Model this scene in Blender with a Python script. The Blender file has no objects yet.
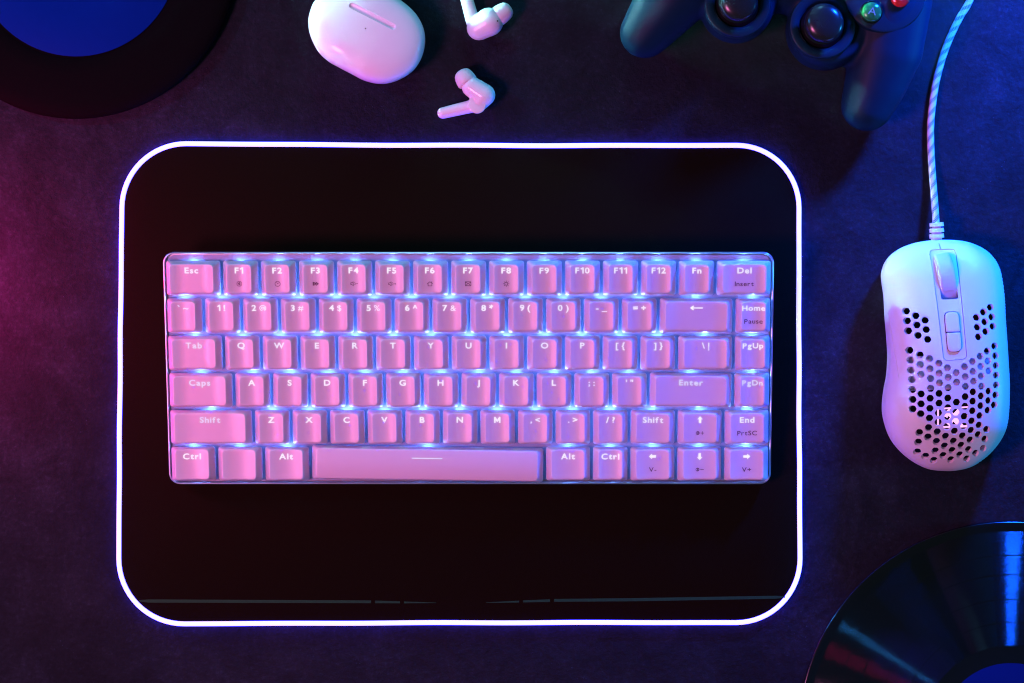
import bpy, bmesh, math, random
import numpy as np
from mathutils import Vector, Matrix
from mathutils.geometry import delaunay_2d_cdt

random.seed(7)
SC = bpy.context.scene
COL = SC.collection
S, H, X0, YC = 0.000514, 1.2, (565 - 512) * 0.000514, 341.5
PI = math.pi
MM = 0.001


def P(px, py, z=0.0):
    """a spot on the table plan, given where it lies in the overhead view, at height z (metres)"""
    k = S * (1 - z / H)
    return Vector((X0 + (px - 565) * k, -(py - YC) * k, z))


# ------------------------------------------------------------------ helpers
def link(o, parent=None):
    COL.objects.link(o)
    if parent is not None:
        o.parent = parent
    return o


def tag(o, label, cat, group=None):
    o['label'] = label
    o['category'] = cat
    if group:
        o['group'] = group
    return o


def root(name, loc, label, cat, group=None):
    o = bpy.data.objects.new(name, None)
    o.empty_display_size = 0.01
    o.location = loc
    link(o)
    return tag(o, label, cat, group)


def fix_normals(me):
    bm = bmesh.new()
    bm.from_mesh(me)
    bmesh.ops.remove_doubles(bm, verts=bm.verts, dist=1e-7)
    bmesh.ops.recalc_face_normals(bm, faces=bm.faces)
    bm.to_mesh(me)
    bm.free()


def mesh(name, verts, faces, mat, parent=None, smooth=True, angle=None, recalc=True, offset=None):
    """one mesh object; world-space vertices are moved into the parent's space by offset"""
    me = bpy.data.meshes.new(name)
    if offset is not None:
        verts = [(v[0] - offset[0], v[1] - offset[1], v[2] - offset[2]) for v in verts]
    me.from_pydata([tuple(v) for v in verts], [], faces)
    if recalc:
        fix_normals(me)
    for m in (mat if isinstance(mat, (list, tuple)) else [mat]):
        me.materials.append(m)
    for p in me.polygons:
        p.use_smooth = smooth
    if smooth and angle:
        me.set_sharp_from_angle(angle=math.radians(angle))
    o = bpy.data.objects.new(name, me)
    return link(o, parent)


def bake(o, angle=None):
    """apply an object's modifiers"""
    bpy.context.view_layer.update()
    dg = bpy.context.evaluated_depsgraph_get()
    me = bpy.data.meshes.new_from_object(o.evaluated_get(dg))
    old = o.data
    o.modifiers.clear()
    o.data = me
    me.name = old.name
    for p in me.polygons:
        p.use_smooth = True
    if angle:
        me.set_sharp_from_angle(angle=math.radians(angle))
    return o


def loft(loops, cap0=True, cap1=True, closed=True):
    n = len(loops[0])
    v = [p for l in loops for p in l]
    f = []
    for i in range(len(loops) - 1):
        for j in range(n if closed else n - 1):
            a, b = i * n + j, i * n + (j + 1) % n
            f.append((a, b, b + n, a + n))
    if cap0:
        f.append(tuple(reversed(range(n))))
    if cap1:
        f.append(tuple(range((len(loops) - 1) * n, len(loops) * n)))
    return v, f


def merge(*vfs):
    V, F = [], []
    for v, f in vfs:
        o = len(V)
        V += list(v)
        F += [tuple(i + o for i in q) for q in f]
    return V, F


def rrect(w, h, r, nc=5, ns=6):
    """rounded rectangle outline, counter-clockwise, straight sides split in ns"""
    r = min(r, w / 2 - 1e-6, h / 2 - 1e-6)
    pts = []
    corners = [(w / 2 - r, h / 2 - r, 0), (-w / 2 + r, h / 2 - r, 90), (-w / 2 + r, -h / 2 + r, 180), (w / 2 - r, -h / 2 + r, 270)]
    for i, (cx, cy, a0) in enumerate(corners):
        arc = [(cx + r * math.cos(math.radians(a0 + 90 * k / nc)), cy + r * math.sin(math.radians(a0 + 90 * k / nc))) for k in range(nc + 1)]
        pts += arc
        nx, ny, na = corners[(i + 1) % 4]
        q = (nx + r * math.cos(math.radians(na)), ny + r * math.sin(math.radians(na)))
        for k in range(1, ns):
            t = k / ns
            pts.append((arc[-1][0] * (1 - t) + q[0] * t, arc[-1][1] * (1 - t) + q[1] * t))
    return pts


def box(cx, cy, cz, sx, sy, sz):
    v = [(cx + a * sx / 2, cy + b * sy / 2, cz + c * sz / 2) for c in (-1, 1) for b in (-1, 1) for a in (-1, 1)]
    f = [(0, 2, 3, 1), (4, 5, 7, 6), (0, 1, 5, 4), (2, 6, 7, 3), (0, 4, 6, 2), (1, 3, 7, 5)]
    return v, f


def catmull(pts, n, closed=False):
    pts = [Vector(p) for p in pts]
    out = []
    m = len(pts)
    segs = m if closed else m - 1
    for i in range(segs):
        g = (lambda k: pts[k % m]) if closed else (lambda k: pts[min(max(k, 0), m - 1)])
        p0, p1, p2, p3 = g(i - 1), g(i), g(i + 1), g(i + 2)
        for k in range(n):
            t = k / n
            out.append(0.5 * (2 * p1 + (p2 - p0) * t + (2 * p0 - 5 * p1 + 4 * p2 - p3) * t * t + (3 * p1 - p0 - 3 * p2 + p3) * t ** 3))
    if not closed:
        out.append(pts[-1])
    return out


def sweep(path, rad, seg=12, closed=False):
    """tube round a path; rad is a number or a list"""
    n = len(path)
    loops = []
    for i, p in enumerate(path):
        a = path[(i - 1) % n] if (closed or i) else path[0]
        b = path[(i + 1) % n] if (closed or i < n - 1) else path[-1]
        t = (Vector(b) - Vector(a)).normalized()
        side = t.cross(Vector((0, 0, 1)))
        if side.length < 1e-4:
            side = Vector((1, 0, 0))
        side.normalize()
        up = side.cross(t)
        r = rad[i] if isinstance(rad, (list, tuple)) else rad
        loops.append([Vector(p) + (side * math.cos(2 * PI * k / seg) + up * math.sin(2 * PI * k / seg)) * r for k in range(seg)])
    if closed:
        v, f = loft(loops, False, False)
        m = len(loops)
        for j in range(seg):
            a, b = (m - 1) * seg + j, (m - 1) * seg + (j + 1) % seg
            f.append((a, b, (j + 1) % seg, j))
        return v, f
    return loft(loops)


def lathe(profile, cx=0, cy=0, seg=96, cap0=True, cap1=True):
    """profile: list of (radius, z)"""
    loops = [[(cx + r * math.cos(2 * PI * k / seg), cy + r * math.sin(2 * PI * k / seg), z) for k in range(seg)] for r, z in profile]
    return loft(loops, cap0, cap1)


def ball(c, r, seg=20, rings=12, sc=(1, 1, 1)):
    v, f = [], []
    for i in range(1, rings):
        th = PI * i / rings
        for k in range(seg):
            ph = 2 * PI * k / seg
            v.append((c[0] + r * sc[0] * math.sin(th) * math.cos(ph), c[1] + r * sc[1] * math.sin(th) * math.sin(ph), c[2] + r * sc[2] * math.cos(th)))
    t, b = len(v), len(v) + 1
    v += [(c[0], c[1], c[2] + r * sc[2]), (c[0], c[1], c[2] - r * sc[2])]
    for i in range(rings - 2):
        for k in range(seg):
            a, d = i * seg + k, i * seg + (k + 1) % seg
            f.append((a, a + seg, d + seg, d))
    for k in range(seg):
        f.append((t, k, (k + 1) % seg))
        q = (rings - 2) * seg
        f.append((b, q + (k + 1) % seg, q + k))
    return v, f


def limb(a, ra, b, rb, n=10, sc=(1, 1, 1)):
    """overlapping balls from a to b: fused afterwards by remeshing"""
    a, b = Vector(a), Vector(b)
    return merge(*[ball(a.lerp(b, k / n), ra + (rb - ra) * k / n, sc=sc) for k in range(n + 1)])


def fuse(name, vf, mat, parent, off, voxel, iters, angle=None):
    o = mesh(name, vf[0], vf[1], mat, parent, recalc=False, offset=off)
    m = o.modifiers.new('remesh', 'REMESH')
    m.mode = 'VOXEL'
    m.voxel_size = voxel
    s = o.modifiers.new('smooth', 'SMOOTH')
    s.factor = 0.5
    s.iterations = iters
    bake(o, angle)
    o.data.materials.clear()
    o.data.materials.append(mat)
    return o


# ------------------------------------------------------------------ materials
def nodes(name):
    m = bpy.data.materials.new(name)
    m.use_nodes = True
    nt = m.node_tree
    b = nt.nodes['Principled BSDF']
    return m, nt, b


def setin(b, **kw):
    for k, v in kw.items():
        k = k.replace('_', ' ')
        b.inputs[k].default_value = (*v, 1) if isinstance(v, tuple) and len(v) == 3 and k not in ('Subsurface Radius',) else v


def plastic(name, col, rough, spec=0.5, var=0.06, scale=300.0, bump=0.0, rough_var=0.05, coat=0.0, metal=0.0, bump_scale=None):
    """one material with a little unevenness in tone, gloss and surface"""
    m, nt, b = nodes(name)
    setin(b, Roughness=rough, Metallic=metal, Coat_Weight=coat)
    b.inputs['Specular IOR Level'].default_value = spec
    tc = nt.nodes.new('ShaderNodeTexCoord')
    n = nt.nodes.new('ShaderNodeTexNoise')
    n.inputs['Scale'].default_value = scale
    n.inputs['Detail'].default_value = 5
    nt.links.new(tc.outputs['Object'], n.inputs['Vector'])
    mx = nt.nodes.new('ShaderNodeMix')
    mx.data_type = 'RGBA'
    mx.inputs[6].default_value = (*[c * (1 - var) for c in col], 1)
    mx.inputs[7].default_value = (*[min(1, c * (1 + var)) for c in col], 1)
    nt.links.new(n.outputs['Fac'], mx.inputs[0])
    nt.links.new(mx.outputs[2], b.inputs['Base Color'])
    mr = nt.nodes.new('ShaderNodeMapRange')
    mr.inputs['To Min'].default_value = max(0.02, rough - rough_var)
    mr.inputs['To Max'].default_value = min(1, rough + rough_var)
    nt.links.new(n.outputs['Fac'], mr.inputs['Value'])
    nt.links.new(mr.outputs['Result'], b.inputs['Roughness'])
    if bump:
        n2 = nt.nodes.new('ShaderNodeTexNoise')
        n2.inputs['Scale'].default_value = bump_scale or scale * 6
        n2.inputs['Detail'].default_value = 3
        nt.links.new(tc.outputs['Object'], n2.inputs['Vector'])
        bp = nt.nodes.new('ShaderNodeBump')
        bp.inputs['Strength'].default_value = bump
        bp.inputs['Distance'].default_value = 0.0004
        nt.links.new(n2.outputs['Fac'], bp.inputs['Height'])
        nt.links.new(bp.outputs['Normal'], b.inputs['Normal'])
    return m


def emitter(name, col, strength, base=(0.8, 0.8, 0.8)):
    m, nt, b = nodes(name)
    setin(b, Base_Color=base, Emission_Color=col, Emission_Strength=strength, Roughness=0.4)
    tc = nt.nodes.new('ShaderNodeTexCoord')
    n = nt.nodes.new('ShaderNodeTexNoise')
    n.inputs['Scale'].default_value = 900
    nt.links.new(tc.outputs['Object'], n.inputs['Vector'])
    mr = nt.nodes.new('ShaderNodeMapRange')
    mr.inputs['To Min'].default_value = strength * 0.92
    mr.inputs['To Max'].default_value = strength * 1.08
    nt.links.new(n.outputs['Fac'], mr.inputs['Value'])
    nt.links.new(mr.outputs['Result'], b.inputs['Emission Strength'])
    return m


def table_material():
    m, nt, b = nodes('dark_slate')
    tc = nt.nodes.new('ShaderNodeTexCoord')

    def noise(scale, detail=6, rough=0.6, dist=0.0):
        n = nt.nodes.new('ShaderNodeTexNoise')
        n.inputs['Scale'].default_value = scale
        n.inputs['Detail'].default_value = detail
        n.inputs['Roughness'].default_value = rough
        n.inputs['Distortion'].default_value = dist
        nt.links.new(tc.outputs['Object'], n.inputs['Vector'])
        return n

    def ramp(src, stops):
        r = nt.nodes.new('ShaderNodeValToRGB')
        e = r.color_ramp.elements
        e[0].position, e[0].color = stops[0][0], (*[stops[0][1]] * 3, 1)
        e[1].position, e[1].color = stops[-1][0], (*[stops[-1][1]] * 3, 1)
        for p, c in stops[1:-1]:
            x = e.new(p)
            x.color = (c, c, c, 1)
        nt.links.new(src, r.inputs['Fac'])
        return r

    big = ramp(noise(9, 8, 0.65, 0.6).outputs['Fac'], [(0.3, 0.0062), (0.52, 0.0120), (0.72, 0.024)])
    fine = ramp(noise(420, 6, 0.75).outputs['Fac'], [(0.28, 0.5), (0.55, 1.0), (0.72, 2.1)])
    # pale specks that gather in some patches
    vo = nt.nodes.new('ShaderNodeTexVoronoi')
    vo.inputs['Scale'].default_value = 520
    nt.links.new(tc.outputs['Object'], vo.inputs['Vector'])
    dots = ramp(vo.outputs['Distance'], [(0.0, 1.0), (0.14, 1.0), (0.2, 0.0)])
    patch = ramp(noise(26, 5, 0.7, 0.5).outputs['Fac'], [(0.52, 0.0), (0.66, 1.0)])
    pick = ramp(vo.outputs['Color'], [(0.72, 0.0), (0.74, 1.0)])

    def math_(op, a, c):
        x = nt.nodes.new('ShaderNodeMath')
        x.operation = op
        for i, s in enumerate((a, c)):
            if isinstance(s, (int, float)):
                x.inputs[i].default_value = s
            else:
                nt.links.new(s, x.inputs[i])
        return x.outputs[0]

    cloud = ramp(noise(48, 7, 0.7, 0.8).outputs['Fac'], [(0.32, 0.65), (0.5, 1.0), (0.7, 1.6)])
    base = math_('MULTIPLY', math_('MULTIPLY', big.outputs['Color'], cloud.outputs['Color']), fine.outputs['Color'])
    sp = math_('MULTIPLY', math_('MULTIPLY', dots.outputs['Color'], patch.outputs['Color']), pick.outputs['Color'])
    tot = math_('ADD', base, math_('MULTIPLY', sp, 0.035))
    cb = nt.nodes.new('ShaderNodeCombineColor')
    for i, k in enumerate((0.64, 0.80, 1.32)):
        nt.links.new(math_('MULTIPLY', tot, k), cb.inputs[i])
    nt.links.new(cb.outputs['Color'], b.inputs['Base Color'])
    rr = nt.nodes.new('ShaderNodeMapRange')
    rr.inputs['To Min'].default_value = 0.55
    rr.inputs['To Max'].default_value = 0.85
    nt.links.new(noise(14).outputs['Fac'], rr.inputs['Value'])
    nt.links.new(rr.outputs['Result'], b.inputs['Roughness'])
    b.inputs['Specular IOR Level'].default_value = 0.15
    bp = nt.nodes.new('ShaderNodeBump')
    bp.inputs['Strength'].default_value = 0.8
    bp.inputs['Distance'].default_value = 0.0012
    nt.links.new(math_('ADD', noise(160, 8, 0.7).outputs['Fac'], math_('MULTIPLY', sp, 0.4)), bp.inputs['Height'])
    nt.links.new(bp.outputs['Normal'], b.inputs['Normal'])
    return m


def cable_material():
    m, nt, b = nodes('braided_cord')
    uv = nt.nodes.new('ShaderNodeUVMap')
    uv.uv_map = 'UVMap'
    sx = nt.nodes.new('ShaderNodeSeparateXYZ')
    nt.links.new(uv.outputs['UV'], sx.inputs[0])

    def math_(op, a, c=0.0):
        x = nt.nodes.new('ShaderNodeMath')
        x.operation = op
        for i, s in enumerate((a, c)):
            if isinstance(s, (int, float)):
                x.inputs[i].default_value = s
            else:
                nt.links.new(s, x.inputs[i])
        return x.outputs[0]

    u, v = sx.outputs[0], sx.outputs[1]
    st = math_('FRACT', math_('ADD', math_('DIVIDE', u, 6.3), math_('MULTIPLY', v, 2.0)))
    stripe = math_('LESS_THAN', st, 0.42)
    # braid: two families of helices
    w1 = math_('SINE', math_('MULTIPLY', math_('ADD', math_('DIVIDE', u, 1.1), math_('MULTIPLY', v, 8)), 2 * PI))
    w2 = math_('SINE', math_('MULTIPLY', math_('SUBTRACT', math_('DIVIDE', u, 1.1), math_('MULTIPLY', v, 8)), 2 * PI))
    braid = math_('MAXIMUM', w1, w2)
    dark = math_('MULTIPLY', stripe, math_('GREATER_THAN', w2, -0.45))
    mx = nt.nodes.new('ShaderNodeMix')
    mx.data_type = 'RGBA'
    mx.inputs[6].default_value = (0.74, 0.76, 0.78, 1)
    mx.inputs[7].default_value = (0.08, 0.13, 0.20, 1)
    nt.links.new(dark, mx.inputs[0])
    nt.links.new(mx.outputs[2], b.inputs['Base Color'])
    b.inputs['Roughness'].default_value = 0.75
    bp = nt.nodes.new('ShaderNodeBump')
    bp.inputs['Strength'].default_value = 0.6
    bp.inputs['Distance'].default_value = 0.0003
    nt.links.new(braid, bp.inputs['Height'])
    nt.links.new(bp.outputs['Normal'], b.inputs['Normal'])
    return m


def vinyl_material():
    m, nt, b = nodes('grooved_vinyl')
    setin(b, Base_Color=(0.004, 0.004, 0.005), Roughness=0.1)
    b.inputs['Specular IOR Level'].default_value = 0.55
    tc0 = nt.nodes.new('ShaderNodeTexCoord')
    sx = nt.nodes.new('ShaderNodeSeparateXYZ')
    nt.links.new(tc0.outputs['Object'], sx.inputs[0])
    cb = nt.nodes.new('ShaderNodeCombineXYZ')
    nt.links.new(sx.outputs[0], cb.inputs[0])
    nt.links.new(sx.outputs[1], cb.inputs[1])
    ra = nt.nodes.new('ShaderNodeVectorMath')
    ra.operation = 'LENGTH'
    nt.links.new(cb.outputs[0], ra.inputs[0])
    un = nt.nodes.new('ShaderNodeVectorMath')
    un.operation = 'NORMALIZE'
    nt.links.new(cb.outputs[0], un.inputs[0])
    fr = nt.nodes.new('ShaderNodeMath')
    fr.operation = 'MULTIPLY'
    fr.inputs[1].default_value = 2 * PI / 0.00011      # one groove every 0.11 mm
    nt.links.new(ra.outputs['Value'], fr.inputs[0])
    sn = nt.nodes.new('ShaderNodeMath')
    sn.operation = 'SINE'
    nt.links.new(fr.outputs[0], sn.inputs[0])
    am = nt.nodes.new('ShaderNodeMath')
    am.operation = 'MULTIPLY'
    am.inputs[1].default_value = 1.3
    nt.links.new(sn.outputs[0], am.inputs[0])
    sc_ = nt.nodes.new('ShaderNodeVectorMath')
    sc_.operation = 'SCALE'
    nt.links.new(un.outputs[0], sc_.inputs[0])
    nt.links.new(am.outputs[0], sc_.inputs['Scale'])
    ad = nt.nodes.new('ShaderNodeVectorMath')
    ad.operation = 'ADD'
    ad.inputs[1].default_value = (0, 0, 1)
    nt.links.new(sc_.outputs[0], ad.inputs[0])
    nn = nt.nodes.new('ShaderNodeVectorMath')
    nn.operation = 'NORMALIZE'
    nt.links.new(ad.outputs[0], nn.inputs[0])
    nt.links.new(nn.outputs[0], b.inputs['Normal'])
    # each groove band a slightly different gloss
    tc = nt.nodes.new('ShaderNodeTexCoord')
    ln = nt.nodes.new('ShaderNodeVectorMath')
    ln.operation = 'LENGTH'
    nt.links.new(tc.outputs['Object'], ln.inputs[0])
    n = nt.nodes.new('ShaderNodeTexNoise')
    n.noise_dimensions = '1D'
    n.inputs['Scale'].default_value = 900
    n.inputs['Detail'].default_value = 4
    nt.links.new(ln.outputs['Value'], n.inputs['W'])
    mr = nt.nodes.new('ShaderNodeMapRange')
    mr.inputs['From Min'].default_value = 0.3
    mr.inputs['From Max'].default_value = 0.7
    mr.inputs['To Min'].default_value = 0.07
    mr.inputs['To Max'].default_value = 0.13
    nt.links.new(n.outputs['Fac'], mr.inputs['Value'])
    nt.links.new(mr.outputs['Result'], b.inputs['Roughness'])
    return m


M = {
    'table': table_material(),
    'cloth': plastic('black_cloth', (0.0085, 0.0056, 0.0026), 0.85, 0.02, 0.25, 700, 0.35, bump_scale=2600),
    'led_tube': emitter('led_tube', (0.044, 0.038, 1.0), 20.0),
    'line_tone': plastic('line_tone', (0.016, 0.058, 0.026), 0.5, 0.05, 0.15),
    'key': plastic('keycap_plastic', (0.75, 0.66, 0.73), 0.34, 0.5, 0.02, 200, 0.06, 0.05, bump_scale=3000),
    'case': plastic('brushed_case', (0.46, 0.44, 0.44), 0.34, 0.5, 0.04, metal=1.0),
    'white_part': plastic('white_part', (0.70, 0.68, 0.70), 0.42, 0.5, 0.03),
    'plate': plastic('plate_paint', (0.30, 0.33, 0.42), 0.5, 0.4, 0.04),
    'trim': plastic('polished_trim', (0.75, 0.73, 0.72), 0.30, 0.5, 0.04, metal=1.0),
    'rubber': plastic('black_rubber', (0.012, 0.012, 0.013), 0.7, 0.3, 0.2),
    'led': emitter('key_led', (0.09, 0.26, 1.0), 370.0),
    'leg_hi': emitter('legend_bright', (0.90, 0.90, 1.0), 0.95, (0.2,0.2,0.2)),
    'leg_mid': emitter('legend_soft', (0.84, 0.86, 1.0), 0.90, (0.2,0.2,0.2)),
    'leg_low': emitter('legend_faint', (0.78, 0.80, 1.0), 0.78, (0.2,0.2,0.2)),
    'print': plastic('dark_print', (0.13, 0.06, 0.11), 0.5, 0.4, 0.1),
    'mouse': plastic('mouse_shell', (0.76, 0.75, 0.77), 0.42, 0.5, 0.02, 150, 0.08, 0.05, bump_scale=2500),
    'mouse_wheel': plastic('wheel_rubber', (0.62, 0.62, 0.66), 0.55, 0.4, 0.04),
    'mouse_in': plastic('mouse_inside', (0.010, 0.009, 0.012), 0.6, 0.3, 0.2),
    'emblem': emitter('emblem_light', (1.0, 0.42, 0.95), 1.25),
    'cord': cable_material(),
    'pad': plastic('controller_shell', (0.003, 0.020, 0.042), 0.48, 0.10, 0.08, 250, 0.12, 0.05, bump_scale=3200),
    'pad_ring': plastic('controller_ring', (0.004, 0.022, 0.038), 0.40, 0.18, 0.06),
    'stick': plastic('stick_rubber', (0.012, 0.013, 0.016), 0.24, 0.5, 0.08, rough_var=0.04),
    'socket': plastic('stick_socket', (0.006, 0.006, 0.006), 0.12, 0.6, 0.1, rough_var=0.02),
    'btn_green': plastic('green_lens', (0.015, 0.16, 0.04), 0.08, 0.7, 0.1, rough_var=0.02, coat=0.6),
    'btn_red': plastic('red_lens', (0.62, 0.008, 0.015), 0.1, 0.7, 0.1, rough_var=0.02, coat=0.6),
    'btn_blue': plastic('blue_lens', (0.01, 0.04, 0.3), 0.1, 0.7, 0.1, rough_var=0.02, coat=0.6),
    'btn_yellow': plastic('yellow_lens', (0.35, 0.2, 0.01), 0.1, 0.7, 0.1, rough_var=0.02, coat=0.6),
    'btn_letter': plastic('lens_letter', (0.20, 0.30, 0.22), 0.3, 0.5, 0.05),
    'gloss': plastic('gloss_white', (0.90, 0.95, 0.97), 0.42, 0.3, 0.015, rough_var=0.02, coat=0.6),
    'silicone': plastic('white_silicone', (0.80, 0.78, 0.80), 0.45, 0.4, 0.02),
    'dot': plastic('black_dot', (0.006, 0.006, 0.006), 0.4, 0.4, 0.1),
    'vinyl': vinyl_material(),
    'vinyl_flat': plastic('smooth_vinyl', (0.004, 0.004, 0.005), 0.16, 0.5, 0.1, rough_var=0.03),
    'label': plastic('paper_label', (0.002, 0.016, 0.13), 0.5, 0.05, 0.04, 400),
    'foam': plastic('black_foam', (0.0030, 0.0028, 0.0030), 0.85, 0.04, 0.2, 500, 0.4),
    'disc_blue': plastic('blue_face', (0.0005, 0.020, 0.22), 0.5, 0.02, 0.05, 200),
}

kb_ = M['key'].node_tree.nodes['Principled BSDF']        # caps of slightly translucent plastic
kb_.inputs['Subsurface Weight'].default_value = 0.55
kb_.inputs['Subsurface Radius'].default_value = (0.6, 0.7, 1.0)
kb_.inputs['Subsurface Scale'].default_value = 0.0032

# ------------------------------------------------------------------ table
tb = [(-1.6, -1.4, 0), (1.6, -1.4, 0), (1.6, 1.4, 0), (-1.6, 1.4, 0)]
t = mesh('tabletop', tb, [(0, 1, 2, 3)], M['table'], smooth=False)
t['kind'] = 'structure'
t['label'] = 'dark mottled slate table surface under everything'

# ------------------------------------------------------------------ light-up mouse pad
PADZ = 0.003
padr = root('mouse_pad', P(460, 384, 0), 'large black desk mat with rounded corners and a glowing white light edge under the keyboard', 'mouse pad')


def pad_outline(inset, z):
    cs = [((122.5, 143.5), 64), ((798.8, 145.5), 62), ((800.2, 622.4), 64), ((118.3, 624.0), 66)]
    c = [Vector((x, y)) for (x, y), r in cs]
    out = []
    for i in range(4):
        p, r = c[i], cs[i][1] - inset
        a, b = (c[i - 1] - p).normalized(), (c[(i + 1) % 4] - p).normalized()
        q = p + (a + b) * cs[i][1]
        # arc from the edge towards a round to the edge towards b
        for k in range(17):
            th = (PI / 2) * k / 16
            d = (-b) * math.cos(th) * r + (-a) * math.sin(th) * r
            out.append(q + d)
        p2, r2 = c[(i + 1) % 4], cs[(i + 1) % 4][1]
        bend = [0.9, 0.5, 0.5, -0.4][i]
        s0 = out[-1]
        q2 = p2 + ((p - p2).normalized() + (c[(i + 2) % 4] - p2).normalized()) * r2
        s1 = q2 + (-(c[(i + 2) % 4] - p2).normalized()) * (r2 - inset)
        nrm = Vector((-(p2 - p).y, (p2 - p).x)).normalized()
        for k in range(1, 40):
            tt = k / 40
            w = math.sin(PI * tt) * bend + 0.25 * math.sin(7 * tt * PI + i)*math.sin(PI * tt)
            out.append(s0.lerp(s1, tt) + nrm * w)
    return [P(v.x, v.y, z) for v in out]


off = padr.location
lp = [pad_outline(3.0, 0.0002), pad_outline(2.2, 0.0012), pad_outline(2.4, PADZ - 0.0005), pad_outline(3.6, PADZ)]
v, f = loft(lp)
mesh('mat', v, f, M['cloth'], padr, angle=40, offset=off)
v, f = sweep([p for p in pad_outline(0, 0.0022)], 0.00125, 10, True)
mesh('light_tube', v, f, M['led_tube'], padr, offset=off)
# faint broken green-grey line laid along the near edge
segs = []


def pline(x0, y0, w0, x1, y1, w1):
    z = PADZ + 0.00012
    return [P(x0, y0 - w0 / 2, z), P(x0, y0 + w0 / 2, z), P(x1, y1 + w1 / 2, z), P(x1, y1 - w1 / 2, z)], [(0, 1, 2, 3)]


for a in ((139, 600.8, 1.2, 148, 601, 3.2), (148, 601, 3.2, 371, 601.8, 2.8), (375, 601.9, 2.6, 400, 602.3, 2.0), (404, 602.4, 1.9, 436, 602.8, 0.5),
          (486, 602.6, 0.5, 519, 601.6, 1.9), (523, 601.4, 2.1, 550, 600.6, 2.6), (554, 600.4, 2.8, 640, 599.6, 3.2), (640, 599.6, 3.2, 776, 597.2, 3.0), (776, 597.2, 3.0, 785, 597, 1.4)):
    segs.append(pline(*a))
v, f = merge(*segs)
mesh('mat_line', v, f, M['line_tone'], padr, smooth=False, offset=off)

# ------------------------------------------------------------------ keyboard
U = 19.05 * MM
TILT = math.radians(9.5)
kb = root('keyboard', (-0.0212, -0.0147, 0.0175), 'white compact mechanical keyboard with pink lit keycaps and blue backlight on the black mat', 'keyboard')
kb.rotation_euler = (TILT, 0, 0)
CW, CD, CYO = 0.3066, 0.1192, 0.0011


def ring(w, d, r, z, cy=CYO, nc=8, ns=4):
    return [(x, y + cy, z) for x, y in rrect(w, d, r, nc, ns)]


# case: wedge-bottomed tray with a rim round the plate
lp = [ring(CW - 0.006, CD - 0.006, 0.004, -0.0050), ring(CW - 0.001, CD - 0.001, 0.005, -0.0030), ring(CW, CD, 0.0055, 0.0002),
      ring(CW, CD, 0.0055, 0.0014), ring(CW - 0.0008, CD - 0.0008, 0.0052, 0.0021), ring(CW - 0.0016, CD - 0.0016, 0.0048, 0.0021),
      ring(CW - 0.0022, CD - 0.0022, 0.0046, 0.0012), ring(CW - 0.0026, CD - 0.0026, 0.0044, -0.0006)]
v, f = loft(lp, True, True)
mesh('case', v, f, M['case'], kb, angle=35)
v, f = loft([ring(CW - 0.0036, CD - 0.0036, 0.004, -0.0005), ring(CW - 0.0036, CD - 0.0036, 0.004, 0.0)], True, True)
mesh('switch_plate', v, f, M['plate'], kb, smooth=False)
v, f = sweep([Vector(p) for p in ring(CW - 0.0010, CD - 0.0010, 0.0052, 0.0022, nc=10)], 0.00045, 8, True)
mesh('edge_trim', v, f, M['trim'], kb)
for sx in (-1, 1):
    lp = [[(sx * 0.125 + x, 0.0530 + y, -0.0048) for x, y in rrect(0.022, 0.008, 0.002)],
          [(sx * 0.125 + x, 0.0530 + y - 0.0025, -0.0235) for x, y in rrect(0.020, 0.006, 0.002)]]
    v, f = loft(lp)
    mesh('foot', v, f, M['rubber'], kb, angle=40)

# rows: (height mm, tilt of the top deg, shift of the top mm, top depth mm)
ROWS = [(9.6, 3.0, 0.5, 14.4), (8.8, 2.0, 0.5, 14.7), (8.3, 0.5, 0.3, 14.8), (8.0, 0.0, 0.3, 14.9), (8.1, -1.0, 0.3, 15.0), (8.3, -2.0, 0.5, 15.4)]


def key_top(w, row, space=False):
    h, tl, dy, dep = ROWS[row]
    tw = w * 19.05 - 6.7
    tn = math.tan(math.radians(tl))

    def z(x, y):   # mm, from the key centre
        k = h + (y - dy) * tn
        if space:
            return k - 0.9 * ((y - dy) / (dep / 2)) ** 2
        e = max(0.0, 1 - (x / (tw / 2)) ** 2)
        if w > 1.3:   # wide keys: shallow dish with flat middle
            e = min(1.0, e * 1.6)
        return k - 1.4 * e
    return z, tw, dep, dy, h


def make_keycap(w, row, space=False):
    z, tw, dep, dy, h = key_top(w, row, space)
    bw, bd = w * 19.05 - 1.45, 17.6
    ns = 8 if w < 1.3 else 16
    base = rrect(bw, bd, 1.3, 5, ns)
    top = rrect(tw, dep, 1.9, 5, ns)
    loops = []
    for tt, zz in ((0, 2.3), (0.06, 3.0), (0.33, 4.4)):
        loops.append([(a * (1 - tt) + c * tt, b * (1 - tt) + (d + dy) * tt, zz) for (a, b), (c, d) in zip(base, top)])
    for tt in (0.6, 0.86):
        loops.append([(a * (1 - tt) + c * tt, b * (1 - tt) + (d + dy) * tt, 4.4 + (z(c, d + dy) - 4.4) * (tt - 0.33) / 0.70) for (a, b), (c, d) in zip(base, top)])
    for ins, dz in ((-0.12, -0.42), (0.0, -0.2), (0.14, -0.07), (0.32, -0.01), (0.8, 0.0)):
        pts = rrect(tw - 2 * ins, dep - 2 * ins, max(0.5, 1.9 - ins), 5, ns)
        loops.append([(x, y + dy, z(min(max(x, -tw / 2), tw / 2), y + dy) + dz) for x, y in pts])
    last = rrect(tw - 1.6, dep - 1.6, 1.1, 5, ns)
    for s in (0.8, 0.6, 0.4, 0.2, 0.02):
        loops.append([(x * s, y * s + dy, z(x * s, y * s + dy)) for x, y in last])
    loops = [[(x * MM, y * MM, q * MM) for x, y, q in l] for l in loops]
    return loft(loops, True, True)


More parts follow.
